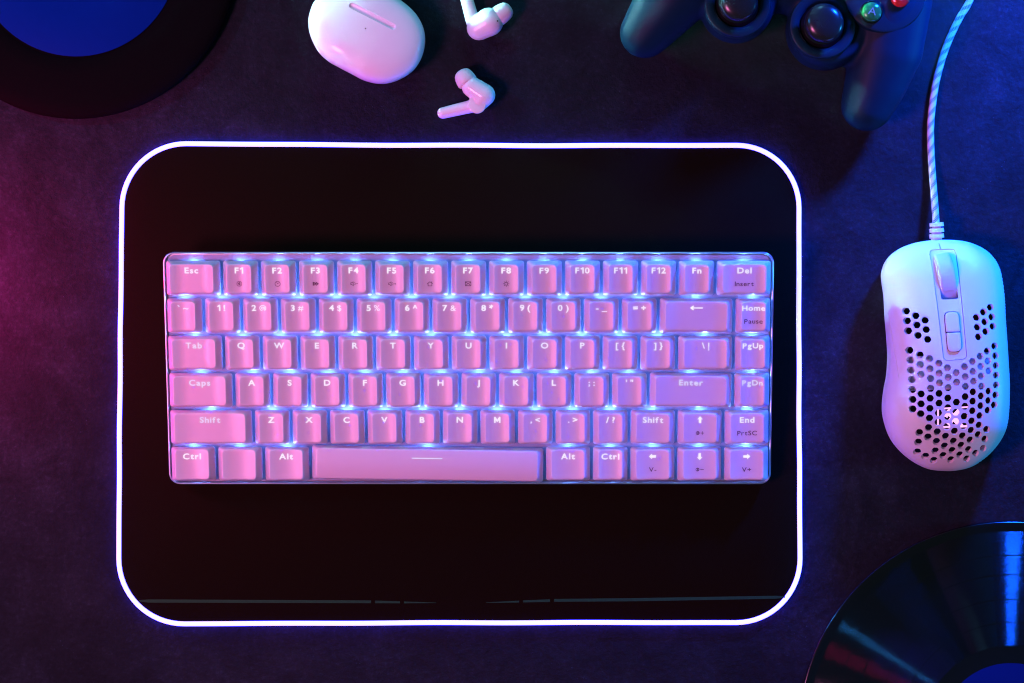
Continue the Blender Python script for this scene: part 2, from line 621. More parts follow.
def glyph(ch, bold):
    cu = bpy.data.curves.new('legend', 'FONT')
    cu.body = ch
    cu.size = 1.0
    cu.offset = bold
    cu.resolution_u = 4
    o = bpy.data.objects.new('legend', cu)
    link(o)
    bpy.context.view_layer.update()
    me = bpy.data.meshes.new_from_object(o.evaluated_get(bpy.context.evaluated_depsgraph_get()))
    bpy.data.objects.remove(o)
    bpy.data.curves.remove(cu)
    v = [tuple(q.co) for q in me.vertices]
    f = [tuple(p.vertices) for p in me.polygons]
    bpy.data.meshes.remove(me)
    return v, f


GL = {}


def text_mesh(s, size, bold, wide=1.16):
    """a flat line of lettering, centred, each letter spaced by its own width"""
    def get(ch):
        b = bold * (0 if ch in '@#$%&' else 1)
        if (ch, b) not in GL:
            if ch == '1':
                GL[ch, b] = strokes([[(0.02, 0.52), (0.23, 0.67), (0.23, 0.0)]], 0.10 + 2 * b)
            elif ch == 'M':
                GL[ch, b] = strokes([[(0.06, 0.0), (0.06, 0.66), (0.32, 0.16), (0.58, 0.66), (0.58, 0.0)]], 0.10 + 2 * b)
            elif ch == '@':
                GL[ch, b] = strokes([[(x + 0.35, y + 0.32) for x, y in circ(0.33, 0, 0, 18, -60, 255)], [(x + 0.35, y + 0.32) for x, y in circ(0.13)], [(0.5, 0.45), (0.5, 0.2), (0.64, 0.2)]], 0.075)
            else:
                GL[ch, b] = glyph(ch, b)
        return GL[ch, b]
    hv = [p[1] for p in get('H')[0]]
    mid_ = (max(hv) + min(hv)) / 2
    x, out = 0.0, []
    for ch in s:
        if ch == ' ':
            x += 0.22
            continue
        v, f = get(ch)
        lo, hi = min(p[0] for p in v), max(p[0] for p in v)
        out.append(([(p[0] - lo + x, p[1] - mid_, 0) for p in v], f))
        x += hi - lo + 0.11
    x -= 0.11
    v, f = merge(*out)
    return [((p[0] - x / 2) * size * wide, p[1] * size, 0) for p in v], f


def strokes(lines, w):
    """flat pen strokes: list of polylines (mm)"""
    V, F = [], []
    for ln in lines:
        for (x0, y0), (x1, y1) in zip(ln, ln[1:]):
            dx, dy = x1 - x0, y1 - y0
            L = math.hypot(dx, dy) or 1
            nx, ny = -dy / L * w / 2, dx / L * w / 2
            ex, ey = dx / L * w * 0.3, dy / L * w * 0.3
            n = len(V)
            V += [(x0 + nx - ex, y0 + ny - ey, 0), (x0 - nx - ex, y0 - ny - ey, 0), (x1 - nx + ex, y1 - ny + ey, 0), (x1 + nx + ex, y1 + ny + ey, 0)]
            F.append((n, n + 1, n + 2, n + 3))
    return V, F


def circ(r, cx=0, cy=0, n=16, a0=0, a1=360):
    return [(cx + r * math.cos(math.radians(a0 + (a1 - a0) * k / n)), cy + r * math.sin(math.radians(a0 + (a1 - a0) * k / n))) for k in range(n + 1)]


ICON = {
    'mute': strokes([circ(1.25), [(-0.75, 0), (0.35, 0.75), (0.35, -0.75), (-0.75, 0)], [(-0.3, 0), (0.3, 0.4)], [(-0.3, 0), (0.3, -0.4)]], 0.24),
    'clock': strokes([circ(1.3), [(0, 0), (0, 0.2), (-0.5, 0.75)], [(0, 0.1), (0.75, 0.55)]], 0.24),
    'play': strokes([[(-1.3, 0.8), (-1.3, -0.8)], [(-0.95, 0.8), (-0.95, -0.8), (0.2, 0), (-0.95, 0.8)], [(0.2, 0.8), (0.2, -0.8), (1.4, 0), (0.2, 0.8)], [(-0.7, 0), (1.0, 0)]], 0.3),
    'volume_down': strokes([[(-1.5, 0.45), (-1.0, 0.45), (-0.3, 1.0), (-0.3, -1.0), (-1.0, -0.45), (-1.5, -0.45), (-1.5, 0.45)], circ(0.8, -0.1, 0, 6, -50, 50), [(1.3, 0), (2.0, 0)]], 0.24),
    'volume_up': strokes([[(-1.5, 0.45), (-1.0, 0.45), (-0.3, 1.0), (-0.3, -1.0), (-1.0, -0.45), (-1.5, -0.45), (-1.5, 0.45)], circ(0.8, -0.1, 0, 6, -50, 50), [(1.3, 0), (2.1, 0)], [(1.7, 0.4), (1.7, -0.4)]], 0.24),
    'home': strokes([[(-1.3, 0.0), (0, 1.0), (1.3, 0.0)], [(-0.95, 0.2), (-0.95, -1.1), (0.95, -1.1), (0.95, 1.1)]], 0.28),
    'mail': strokes([[(-1.4, 1.0), (1.4, 1.0), (1.4, -1.0), (-1.4, -1.0), (-1.4, 1.0)], [(-1.2, 0.8), (0, 0), (1.2, 0.8)], [(-1.0, -0.7), (-0.4, -0.2)], [(1.0, -0.7), (0.4, -0.2)]], 0.26),
    'sun': strokes([circ(0.75)] + [[(1.05 * math.cos(a), 1.05 * math.sin(a)), (1.5 * math.cos(a), 1.5 * math.sin(a))] for a in [k * PI / 4 for k in range(8)]], 0.24),
    'bright_up': merge(strokes([circ(0.8, -1.1, 0), [(-1.1, 0.8), (-1.1, -0.8)], [(-0.8, 0.6), (-0.8, -0.6)], [(0.4, 0), (2.0, 0)], [(1.2, 0.8), (1.2, -0.8)]], 0.26)),
    'bright_down': merge(strokes([circ(0.8, -1.1, 0), [(-1.1, 0.8), (-1.1, -0.8)], [(-0.8, 0.6), (-0.8, -0.6)], [(0.4, 0), (2.0, 0)]], 0.26)),
    'back_arrow': strokes([[(-2.9, 0), (3.0, 0)], [(-1.6, 0.95), (-2.9, 0), (-1.6, -0.95)], [(-1.9, 0.5), (-2.6, 0), (-1.9, -0.5)]], 0.55),
}


def solid_arrow(a):
    pts = [(1.9, 0), (0.3, 1.45), (0.3, 0.62), (-1.7, 0.62), (-1.7, -0.62), (0.3, -0.62), (0.3, -1.45)]
    c, s = math.cos(math.radians(a)), math.sin(math.radians(a))
    return [(x * c - y * s, x * s + y * c, 0) for x, y in pts], [(0, 1, 2, 3), (0, 3, 4), (0, 4, 5, 6)]


for n_, a_ in (('arrow_left', 180), ('arrow_up', 90), ('arrow_down', 270), ('arrow_right', 0)):
    ICON[n_] = solid_arrow(a_)


def lay_on(cap, name, vf, mat, zf, ox, oy):
    v = [((x + ox) * MM, (y + oy) * MM, (zf(x + ox, y + oy) + 0.045) * MM) for x, y, _ in vf[0]]
    o = mesh(name, v, vf[1], mat, cap, smooth=False, recalc=False)
    return o


# key rows: width, legend (brightness), lower print
B, D, L = 'leg_hi', 'leg_mid', 'leg_low'
LAY = [
    [(1.5, 'Esc', D), (1, 'F1', B, '@mute'), (1, 'F2', B, '@clock'), (1, 'F3', B, '@play'), (1, 'F4', B, '@volume_down'), (1, 'F5', B, '@volume_up'), (1, 'F6', B, '@home'),
     (1, 'F7', B, '@mail'), (1, 'F8', B, '@sun'), (1, 'F9', D), (1, 'F10', D), (1, 'F11', D), (1, 'F12', D), (1, 'Fn', B), (1.5, 'Del', D, 'Insert')],
    [(1, '` ~', D), (1, '1 !', B), (1, '2 @', B), (1, '3 #', B), (1, '4 $', B), (1, '5 %', B), (1, '6 ^', B), (1, '7 &', B), (1, '8 *', B), (1, '9 (', B), (1, '0 )', D), (1, '- _', D), (1, '= +', B),
     (2, '@back_arrow', B), (1, 'Home', D, 'Pause')],
    [(1.5, 'Tab', L)] + [(1, c, D) for c in 'QWERTYUIOP'] + [(1, '[ {', D), (1, '] }', D), (1.5, '\\ |', D), (1, 'PgUp', D)],
    [(1.75, 'Caps', L)] + [(1, c, B) for c in 'ASDFGHJKL'] + [(1, '; :', D), (1, "' \"", D), (2.25, 'Enter', L), (1, 'PgDn', L)],
    [(2.25, 'Shift', L)] + [(1, c, B) for c in 'ZXCVBNM'] + [(1, ', <', D), (1, '. >', B), (1, '/ ?', B), (1.25, 'Shift', D), (1.25, '@arrow_up', B, '@bright_up'), (1.25, 'End', D, 'PrtSC')],
    [(1.25, 'Ctrl', B), (1.25, '', B), (1.25, 'Alt', B), (6.25, '', B), (1.25, 'Alt', B), (1, 'Ctrl', B), (1.25, '@arrow_left', B, 'V-'), (1.25, '@arrow_down', B, '@bright_down'), (1.25, '@arrow_right', B, 'V+')],
]
cap_cache, txt_cache = {}, {}
led_v, led_f = ball((0, 0, 0.0), 1.0 * MM, 10, 6, (1.7, 0.8, 0.7))
led_me = None
for r, rowl in enumerate(LAY):
    x = -8.0
    for e in rowl:
        w, leg, br = e[:3]
        low = e[3] if len(e) > 3 else None
        cx, cy = (x + w / 2) * U, (2.5 - r) * U
        x += w
        key = (w, r)
        if key not in cap_cache:
            vv, ff = make_keycap(w, r, w > 4)
            o = mesh('keycap', vv, ff, M['key'], kb)
            cap_cache[key] = o.data
        else:
            o = bpy.data.objects.new('keycap', cap_cache[key])
            link(o, kb)
        o.location = (cx, cy, 0.0)
        # caps never sit perfectly true
        o.rotation_euler = (random.gauss(0, 0.004), random.gauss(0, 0.004), random.gauss(0, 0.006))
        z, tw, dep, dy, h = key_top(w, r, w > 4)
        ty = dy + 4.15
        if leg:
            if leg.startswith('@'):
                vf = ICON[leg[1:]]
            else:
                size = 4.1 if len(leg) < 4 or w > 1 else 3.75
                if leg not in txt_cache:
                    txt_cache[leg] = text_mesh(leg, size, 0.026)
                vf = txt_cache[leg]
            lo = lay_on(o, 'legend', vf, M[br], z, 0, ty)
        if low:
            vf = ICON[low[1:]] if low.startswith('@') else text_mesh(low, 3.3, 0.006)
            lay_on(o, 'printed_symbol', vf, M['print'], z, 0, dy - 2.6)
        if w > 4:
            lay_on(o, 'legend', strokes([[(-7.6 + 0.95 * q, 0), (-7.6 + 0.95 * (q + 1), 0)] for q in range(16)], 0.55), M['leg_low'], z, 0, 3.9)
        if leg == 'Caps':
            lay_on(o, 'indicator_dot', strokes([circ(0.22, 0, 0, 8)], 0.3), M['leg_low'], z, 9.0, ty)
        # the lamp of each switch, under the far edge of its cap
        for dx in ((0,) if w < 4 else (0,)):
            if led_me is None:
                lo = mesh('backlight_lamp', led_v, led_f, M['led'], kb)
                led_me = lo.data
            else:
                lo = bpy.data.objects.new('backlight_lamp', led_me)
                link(lo, kb)
            lo.location = (cx + dx * U, cy + 6.5 * MM, 0.45 * MM)
# space bar, the cap with the backlit bar legend
zf, tw, dep, dy, h = key_top(6.25, 5, True)
sp = [c for c in kb.children if c.name.startswith('keycap') and abs(c.location.x - (-8 + 3.75 + 3.125) * U) < 1e-5 and c.location.y < -2.3 * U][0]
sp['label'] = 'long blank space bar'

# ------------------------------------------------------------------ mouse
MOUT = [(882, 272), (885.4, 262), (893, 253), (905.6, 245.8), (921, 241.6), (940, 239.8), (961, 240.6), (976.5, 245), (989, 252.8), (997.4, 264), (1001.6, 278), (1004, 298),
        (1004.6, 315), (1006.4, 350), (1008, 378), (1008.2, 390), (1007.8, 408), (1005.7, 426), (998.8, 441.5), (986, 456.5), (971, 466.5), (957, 470.4), (944.5, 471), (928, 469),
        (912.5, 461.4), (898.6, 449.5), (889, 435.6), (883.6, 418), (882.8, 404), (884.7, 388), (887, 376), (888.2, 357), (887.2, 337), (885.4, 316), (884.4, 296), (882.4, 282)]
ZB = 0.012
mo = root('mouse', P(945, 356, 0), 'white honeycomb shell gaming mouse with braided cord and a glowing emblem, right of the keyboard', 'mouse')
moff = mo.location
out = catmull([P(a, b, ZB) for a, b in MOUT], 5, True)
OUT = np.array([(p.x, p.y) for p in out])
NXT = np.roll(OUT, -1, axis=0)


def dist_out(xy):
    xy = np.atleast_2d(xy)
    d = NXT - OUT
    t = ((xy[:, None, :] - OUT[None]) * d[None]).sum(-1) / (d ** 2).sum(-1)[None]
    t = np.clip(t, 0, 1)
    q = OUT[None] + d[None] * t[..., None]
    return np.sqrt(((xy[:, None, :] - q) ** 2).sum(-1).min(1))


def inside(poly, xy):
    poly = np.asarray(poly)
    xy = np.atleast_2d(xy)
    x, y = xy[:, 0], xy[:, 1]
    c = np.zeros(len(xy), bool)
    j = len(poly) - 1
    for i in range(len(poly)):
        xi, yi = poly[i]
        xj, yj = poly[j]
        m = ((yi > y) != (yj > y))
        with np.errstate(divide='ignore', invalid='ignore'):
            c ^= m & (x < (xj - xi) * (y - yi) / (yj - yi + 1e-18) + xi)
        j = i
    return c


Y_FRONT, Y_REAR = OUT[:, 1].max(), OUT[:, 1].min()


def mz(xy):
    """height of the mouse's back over the table"""
    xy = np.atleast_2d(xy)
    t = np.clip((Y_FRONT - xy[:, 1]) / (Y_FRONT - Y_REAR), 0, 1)
    hz = 0.024 + 0.0145 * np.sin(np.clip(t / 0.62, 0, 1) * PI / 2) ** 1.3 - 0.007 * np.clip((t - 0.62) / 0.38, 0, 1) ** 2
    s = np.clip(dist_out(xy) / 0.027, 0, 1)
    return ZB + (hz - ZB) * (1 - (1 - s) ** 2.4) ** (1 / 2.4)


def onmouse(px, py, dz=0.0):
    z = 0.03
    for _ in range(4):
        p = P(px, py, z)
        z = float(mz((p.x, p.y))[0])
    p = P(px, py, z + dz)
    return (p.x, p.y)


def resample(poly, step):
    r = []
    n = len(poly)
    for i in range(n):
        a, b = np.array(poly[i]), np.array(poly[(i + 1) % n])
        k = max(1, int(np.linalg.norm(b - a) / step))
        for j in range(k):
            r.append(tuple(a + (b - a) * j / k))
    return r


def patch(outer, holes, zf, grid=0.0019, rings=()):
    """a curved sheet over a plan outline with openings"""
    V, E = [], []

    def add(poly):
        n0 = len(V)
        V.extend(poly)
        E.extend([(n0 + i, n0 + (i + 1) % len(poly)) for i in range(len(poly))])
    add(outer)
    for h in holes:
        add(h)
    o = np.array(outer)
    c = o.mean(0)
    cand = []
    for s in rings:
        cand += [tuple(c + (p - c) * s) for p in o]
    nx = np.arange(o[:, 0].min(), o[:, 0].max(), grid)
    ny = np.arange(o[:, 1].min(), o[:, 1].max(), grid * 0.87)
    lim = min(rings) if rings else None
    for i, yy in enumerate(ny):
        for xx in nx:
            cand.append((xx + (grid / 2 if i % 2 else 0), yy))
    cand = np.array(cand)
    ok = inside(o, cand)
    if lim:
        inner = c + (o - c) * (lim - 0.02)
        isg = np.arange(len(cand)) >= len(rings) * len(o)
        ok &= (~isg) | inside(inner, cand)
    bd = np.array([q for h in holes for q in h] + ([] if rings else list(map(tuple, o))))
    if len(bd):
        for k in range(0, len(cand), 500):
            dd = np.sqrt(((cand[k:k + 500, None] - bd[None]) ** 2).sum(-1)).min(1)
            ok[k:k + 500] &= dd > grid * 0.33
    for h in holes:
        ok &= ~inside(h, cand)
    V.extend(map(tuple, cand[ok]))
    res = delaunay_2d_cdt([Vector(q) for q in V], E, [], 0, 1e-8)
    xy = np.array([(q.x, q.y) for q in res[0]])
    tri = [tuple(q) for q in res[2]]
    cen = np.array([xy[list(q)].mean(0) for q in tri])
    keep = inside(o, cen)
    for h in holes:
        keep &= ~inside(h, cen)
    zz = zf(xy)
    return [(a, b, float(q)) for (a, b), q in zip(xy, zz)], [q for q, k in zip(tri, keep) if k]


def rotpx(poly, c, a):
    ca, sa = math.cos(math.radians(a)), math.sin(math.radians(a))
    return [(c[0] + x * ca - y * sa, c[1] + x * sa + y * ca) for x, y in poly]


# openings, read off the plan (tenths of the close-up grid)
A = 7.193
HOLES2 = [(223, 115), (230, 185), (238, 257), (247, 397), (255, 467), (258, 540), (265, 607), (292, 148), (300, 215), (308, 290), (322, 430), (325, 500), (330, 570),
          (360, 180), (368, 247), (378, 318), (392, 457), (395, 530), (400, 600), (460, 490), (462, 563), (465, 632), (522, 523), (527, 592), (585, 558), (588, 627),
          (645, 515), (650, 587), (703, 477), (706, 550), (710, 620), (730, 160), (737, 230), (745, 300), (757, 440), (762, 513), (765, 583), (780, 122), (790, 192), (797, 262),
          (808, 403), (813, 475), (820, 545), (830, 88), (840, 157), (848, 225), (860, 367), (867, 437), (870, 507), (872, 577)]
HOLES3 = [(268, 68), (270, 140), (270, 208), (330, 100), (330, 172), (328, 243), (318, 378), (310, 447), (303, 517), (400, 60), (397, 132), (395, 205), (392, 275), (385, 343), (380, 410), (362, 548),
          (462, 97), (462, 167), (458, 238), (455, 305), (448, 373), (442, 442), (433, 510), (422, 577), (527, 55), (525, 130), (525, 200), (525, 265), (518, 335), (508, 405), (500, 475), (490, 543),
          (587, 160), (583, 233), (580, 300), (573, 368), (565, 440), (555, 507), (545, 573), (652, 45), (650, 120), (648, 190), (643, 262), (640, 333), (630, 402), (620, 470), (610, 538),
          (707, 85), (705, 153), (703, 222), (697, 295), (692, 363), (685, 432), (673, 500), (660, 567), (768, 45), (765, 115), (762, 185), (755, 257), (750, 325), (743, 393), (723, 527),
          (820, 80), (818, 148), (813, 218), (803, 355), (790, 425), (778, 492), (872, 36), (868, 108), (858, 180)]
hexes = []
for (hx, hy) in [(875 + a / A, 295 + b / A) for a, b in HOLES2] + [(875 + a / A, 380 + b / A) for a, b in HOLES3]:
    c = onmouse(hx, hy)
    rr = 4.0 * S * 0.975
    hexp = [(c[0] + rr * math.cos(math.radians(60 * k - 4)), c[1] + rr * math.sin(math.radians(60 * k - 4))) for k in range(6)]
    # soften the corners a little
    hp = []
    for k in range(6):
        a, b, d = np.array(hexp[k - 1]), np.array(hexp[k]), np.array(hexp[(k + 1) % 6])
        hp += [tuple(b + (a - b) * 0.2), tuple(b + (d - b) * 0.2)]
    hexes.append(hp)


def quadpx(corners, r, n=4):
    """rounded four-sided plan shape"""
    pts = []
    m = len(corners)
    for i in range(m):
        p = Vector(corners[i])
        a, b = Vector(corners[i - 1]) - p, Vector(corners[(i + 1) % m]) - p
        a.normalize()
        b.normalize()
        for k in range(n + 1):
            t = k / n
            q = p + a * r * (1 - t) ** 2 + b * r * t ** 2
            pts.append((q.x, q.y))
    return pts


def plan(pts, step=0.0016):
    return resample([onmouse(a, b) for a, b in pts], step)


def grow(poly, d):
    o = np.array(poly)
    c = o.mean(0)
    r = []
    n = len(o)
    area = 0.5 * sum(o[i - 1][0] * o[i][1] - o[i][0] * o[i - 1][1] for i in range(n))
    s = 1 if area > 0 else -1
    for i in range(n):
        e = o[(i + 1) % n] - o[i - 1]
        e /= np.linalg.norm(e) + 1e-12
        r.append(tuple(o[i] + np.array((e[1], -e[0])) * d * s))
    return r


STRIP = [(929.6, 250.2), (955.2, 249.2), (966.8, 358.6), (944.2, 360.6)]
strip = plan(quadpx(STRIP, 4.5))
seam = [onmouse(a, b) for a, b in ((938.4, 243.5), (939.2, 243.4), (941.2, 248.8), (940.4, 248.9))]
shell_holes = hexes + [grow(strip, 0.00030), seam]
sv, sf = patch([tuple(q) for q in OUT], shell_holes, mz, 0.0021, (0.995, 0.985, 0.97, 0.95, 0.925, 0.895, 0.86, 0.82))
# side walls below the widest line
cen = OUT.mean(0)
loops = [[(q[0], q[1], ZB) for q in OUT]]
for s, z in ((0.999, 0.009), (0.99, 0.006), (0.972, 0.003), (0.945, 0.0012)):
    loops.append([(cen[0] + (q[0] - cen[0]) * s, cen[1] + (q[1] - cen[1]) * s, z) for q in OUT])
wv, wf = loft(loops, False, False)
wf = [tuple(reversed(q)) for q in wf]
v, f = merge((sv, sf), (wv, wf))
sh = mesh('shell', v, f, M['mouse'], mo, offset=moff)
nz = sum(p.normal.z * p.area for p in sh.data.polygons)
if nz < 0:
    sh.data.flip_normals()
m = sh.modifiers.new('thick', 'SOLIDIFY')
m.thickness = 0.0017
m.offset = -1
bake(sh, 42)
# base plate
lo = [[(cen[0] + (q[0] - cen[0]) * s, cen[1] + (q[1] - cen[1]) * s, z) for q in OUT] for s, z in ((0.93, 0.0006), (0.945, 0.0012), (0.93, 0.0030))]
v, f = loft(lo)
mesh('base', v, f, M['mouse_in'], mo, angle=40, offset=moff)
# inner rib seen through the middle rows of openings
rib = plan(quadpx([(904, 357), (996, 352), (998, 388), (906, 391)], 3))
v, f = patch(rib, [], lambda xy: mz(xy) - 0.0062, 0.004)
rb = mesh('inner_rib', v, f, M['white_part'], mo, offset=moff)
m = rb.modifiers.new('thick', 'SOLIDIFY')
m.thickness = 0.003
bake(rb, 40)
# centre strip with wheel slot and two small buttons
WHEEL = [(935.6, 260.5), (951.4, 260.0), (958.6, 268), (959.6, 296), (957, 299), (942.0, 300)]
wslot = plan(quadpx([(935.8, 260.2), (953.2, 259.6), (958.9, 298.6), (941.6, 299.8)], 2.5))
dbt = plan(quadpx([(943.6, 311.5), (959.0, 310.8), (962.6, 351.6), (947.6, 352.9)], 6.5, 6))
v, f = patch(strip, [wslot, dbt], lambda xy: mz(xy) - 0.0005, 0.0021)
st = mesh('centre_strip', v, f, M['mouse'], mo, offset=moff)
if sum(p.normal.z * p.area for p in st.data.polygons) < 0:
    st.data.flip_normals()
m = st.modifiers.new('thick', 'SOLIDIFY')
m.thickness = 0.0014
m.offset = -1
bake(st, 42)
inner = np.array(grow(dbt, -0.00035))
axis = np.array(onmouse(954, 352)) - np.array(onmouse(950.8, 311))
axis /= np.linalg.norm(axis)
mid = np.array(onmouse(952.8, 332))
for sgn in (-1, 1):
    keep = []
    for i in range(len(inner)):
        p, q = inner[i], inner[(i + 1) % len(inner)]
        dp_, dq_ = sgn * np.dot(p - mid, axis) - 0.0003, sgn * np.dot(q - mid, axis) - 0.0003
        if dp_ > 0:
            keep.append(tuple(p))
        if dp_ * dq_ < 0:
            keep.append(tuple(p + (q - p) * dp_ / (dp_ - dq_)))
    v, f = patch(keep, [], lambda xy: mz(xy) + 0.0006, 0.002)
    b_ = mesh('selector_button', v, f, M['mouse'], mo, offset=moff)
    if sum(p.normal.z * p.area for p in b_.data.polygons) < 0:
        b_.data.flip_normals()
    m = b_.modifiers.new('thick', 'SOLIDIFY')
    m.thickness = 0.0016
    m.offset = -1
    bv = b_.modifiers.new('round', 'BEVEL')
    bv.width = 0.0003
    bv.segments = 2
    bake(b_, 50)
# scroll wheel
wc = onmouse(947.3, 279.5)
wz = float(mz(wc)[0]) - 0.0122
prof = [(-4.35, 12.1), (-4.3, 13.7), (-3.7, 14.3), (-2.6, 14.5), (-2.3, 14.4), (-1.4, 14.55), (-1.1, 14.45), (-0.2, 14.6), (0.2, 14.5), (1.1, 14.55), (1.4, 14.45), (2.3, 14.5), (2.6, 14.4), (3.7, 14.3), (4.3, 13.7), (4.35, 12.1)]
loops = []
NW = 150
th = math.radians(8)
ax = Vector((math.cos(th), math.sin(th), 0))
pr = Vector((-ax.y, ax.x, 0))
for a, r_ in prof:
    l_ = []
    for k in range(NW):
        ph = 2 * PI * k / NW
        rr = r_ - (0.07 if (k % 3 == 0 and abs(a) < 3.5) else 0)
        q = Vector((wc[0], wc[1], wz)) + ax * a * MM + pr * (rr * MM * math.cos(ph)) + Vector((0, 0, rr * MM * math.sin(ph)))
        l_.append(q)
    loops.append(l_)
v, f = loft(loops)
mesh('scroll_wheel', v, f, M['mouse_wheel'], mo, angle=50, offset=moff)
# thumb buttons
for poly in ([(888.2, 313), (891.2, 329), (893.2, 344), (890.6, 345), (889.6, 333), (888.0, 320)], [(893.6, 346.5), (896.4, 362), (898.4, 377.5), (892.0, 376), (891.4, 360), (890.8, 347)]):
    pl = plan(poly, 0.001)
    pl = [q for q in pl]
    v, f = patch(pl, [], lambda xy: mz(xy) + 0.00035, 0.0012)
    b_ = mesh('thumb_button', v, f, M['mouse'], mo, offset=moff)
    if sum(p.normal.z * p.area for p in b_.data.polygons) < 0:
        b_.data.flip_normals()
    m = b_.modifiers.new('thick', 'SOLIDIFY')
    m.thickness = 0.0016
    m.offset = -1
    bake(b_, 45)
# glowing emblem under the openings
ez = float(mz(onmouse(953, 417))[0]) - 0.0045


def e_(x, y):
    p = P(925 + x / 17.07, 395 + y / 17.07, ez)
    return (p.x, p.y)


em = []
for ln, w in (([(222, 245), (222, 530)], 30), ([(330, 230), (745, 205)], 26), ([(300, 548), (725, 532)], 32), ([(735, 240), (715, 600)], 26),
              ([(395, 280), (600, 520)], 85), ([(600, 250), (400, 480)], 85), ([(395, 280), (360, 360)], 60)):
    sv_, sf_ = strokes([[e_(*p) for p in ln]], w / 17.07 * S)
    em.append(([(a, b, ez + 0.0001 * (len(em) + 1)) for a, b, c in sv_], sf_))
v, f = merge(*em)
mesh('emblem', v, f, M['emblem'], mo, smooth=False, recalc=False, offset=moff)
# cord
cp = [(1750, -420), (1480, -400), (1240, -340), (1090, -235), (1022, -140), (990, -70), (979, -32), (969.8, 0), (960, 17), (951.5, 34), (945, 50), (940, 66), (935.6, 84), (932.6, 104), (930.8, 122), (930.6, 140), (931.4, 160), (932.8, 180), (934.4, 200), (935.6, 216), (936.2, 226)]
path = []
for i, (a, b) in enumerate(cp):
    t_ = max(0, (b - 150) / 76)
    path.append(P(a, b, 0.0024 + 0.0075 * t_ * t_))
path = catmull(path, 8)
seg = 14
v, f = sweep(path, 0.0018, seg)
cord = mesh('cord', v, f, M['cord'], mo, recalc=False, offset=moff)
uvl = cord.data.uv_layers.new(name='UVMap')
ln = [0.0]
for a, b in zip(path, path[1:]):
    ln.append(ln[-1] + (b - a).length * 1000)
for p in cord.data.polygons:
    ks = [i % seg for i in p.vertices]
    wrap = max(ks) == seg - 1 and min(ks) == 0
    for li, vi in zip(p.loop_indices, p.vertices):
        k = vi % seg
        uvl.data[li].uv = (ln[vi // seg], (1.0 if (wrap and k == 0) else k / seg))
# strain relief
parts = []
for y0, y1, w in ((222.8, 226.6, 6.6), (226.4, 228.6, 4.2), (228.4, 232.4, 6.8), (232.2, 234.2, 4.6), (234.0, 238.0, 6.8), (237.8, 242.5, 5.2)):
    a, b = P(936.3, y0, 0.0105), P(936.8, y1, 0.0112)
    n = (b - a).normalized()
    sd = n.cross(Vector((0, 0, 1))).normalized()
    prof_ = rrect(2 * w * S, 0.0058 * (w / 6.8), 0.0011, 3, 1)
    parts.append(loft([[p + sd * x + Vector((0, 0, 1)) * y for x, y in prof_] for p in (a, b)]))
v, f = merge(*parts)
mesh('strain_relief', v, f, M['white_part'], mo, angle=35, recalc=False, offset=moff)

# ------------------------------------------------------------------ game controller
gc = root('game_controller', P(785, 0, 0), 'black gamepad with two thumbsticks and green and red buttons, cut by the upper frame', 'game controller')
goff = gc.location


def G(x, y, z):
    return P(x, y, z * MM)


K = S * 0.975
body = merge(
    limb(G(690, -26, 26), 41 * K, G(664, 8, 20), 33 * K, 8, (1, 1, 0.86)), limb(G(664, 8, 20), 33 * K, G(645, 33, 17), 26 * K, 8, (1, 1, 0.86)),
    limb(G(893, 0, 26), 40 * K, G(886, 48, 22), 38 * K, 8, (1, 1, 0.88)), limb(G(886, 48, 22), 38 * K, G(876, 82, 19), 32 * K, 8, (1, 1, 0.88)), limb(G(876, 82, 19), 32 * K, G(867, 105, 17), 27 * K, 6, (1, 1, 0.88)),
    limb(G(700, -44, 24), 44 * K, G(880, -12, 24), 44 * K, 18, (1, 1, 0.72)), limb(G(705, -80, 24), 40 * K, G(890, -62, 24), 40 * K, 18, (1, 1, 0.72)),
    lathe([(33 * K, 0.008), (37 * K, 0.014), (37 * K, 0.030), (34 * K, 0.036)], *G(738, 3, 30).xy, seg=48),
    lathe([(36 * K, 0.008), (39.5 * K, 0.014), (39.5 * K, 0.030), (35 * K, 0.036)], *G(827.5, 28, 30).xy, seg=48))
fuse('body', body, M['pad'], gc, goff, 0.0011, 14)


def stick(cx, cy, rx):
    c = G(cx, cy, 40)
    v, f = lathe([(33 * K, 0.0325), (33 * K, 0.0380), (32.2 * K, 0.0390), (30.5 * K, 0.0394), (25 * K, 0.0388), (23.2 * K, 0.0378), (22.6 * K, 0.036), (22 * K, 0.033)], c.x, c.y, 72, False, False)
    rg = mesh('stick_collar', v, f, M['pad_ring'], gc, angle=40, offset=goff)
    v, f = lathe([(23 * K, 0.0352), (21 * K, 0.0372), (17 * K, 0.0395), (10 * K, 0.041), (0.5 * K, 0.0415)], c.x, c.y, 64, False, True)
    mesh('stick_socket', v, f, M['socket'], gc, offset=goff)
    d = G(cx + rx, cy - 3, 50)
    R_ = 19.5 * K
    v, f = lathe([(5 * K, 0.039), (6 * K, 0.0425), (R_ * 0.90, 0.0436), (R_ * 0.98, 0.0446), (R_, 0.0458), (R_ * 0.985, 0.0470), (R_ * 0.93, 0.0483), (R_ * 0.82, 0.0494), (R_ * 0.62, 0.0503), (R_ * 0.35, 0.0508), (0.3 * K, 0.0509)], d.x, d.y, 72, False, True)
    mesh('thumbstick', v, f, M['stick'], gc, angle=50, offset=goff)


stick(738, 3.5, 1)
stick(823, 25, 2)
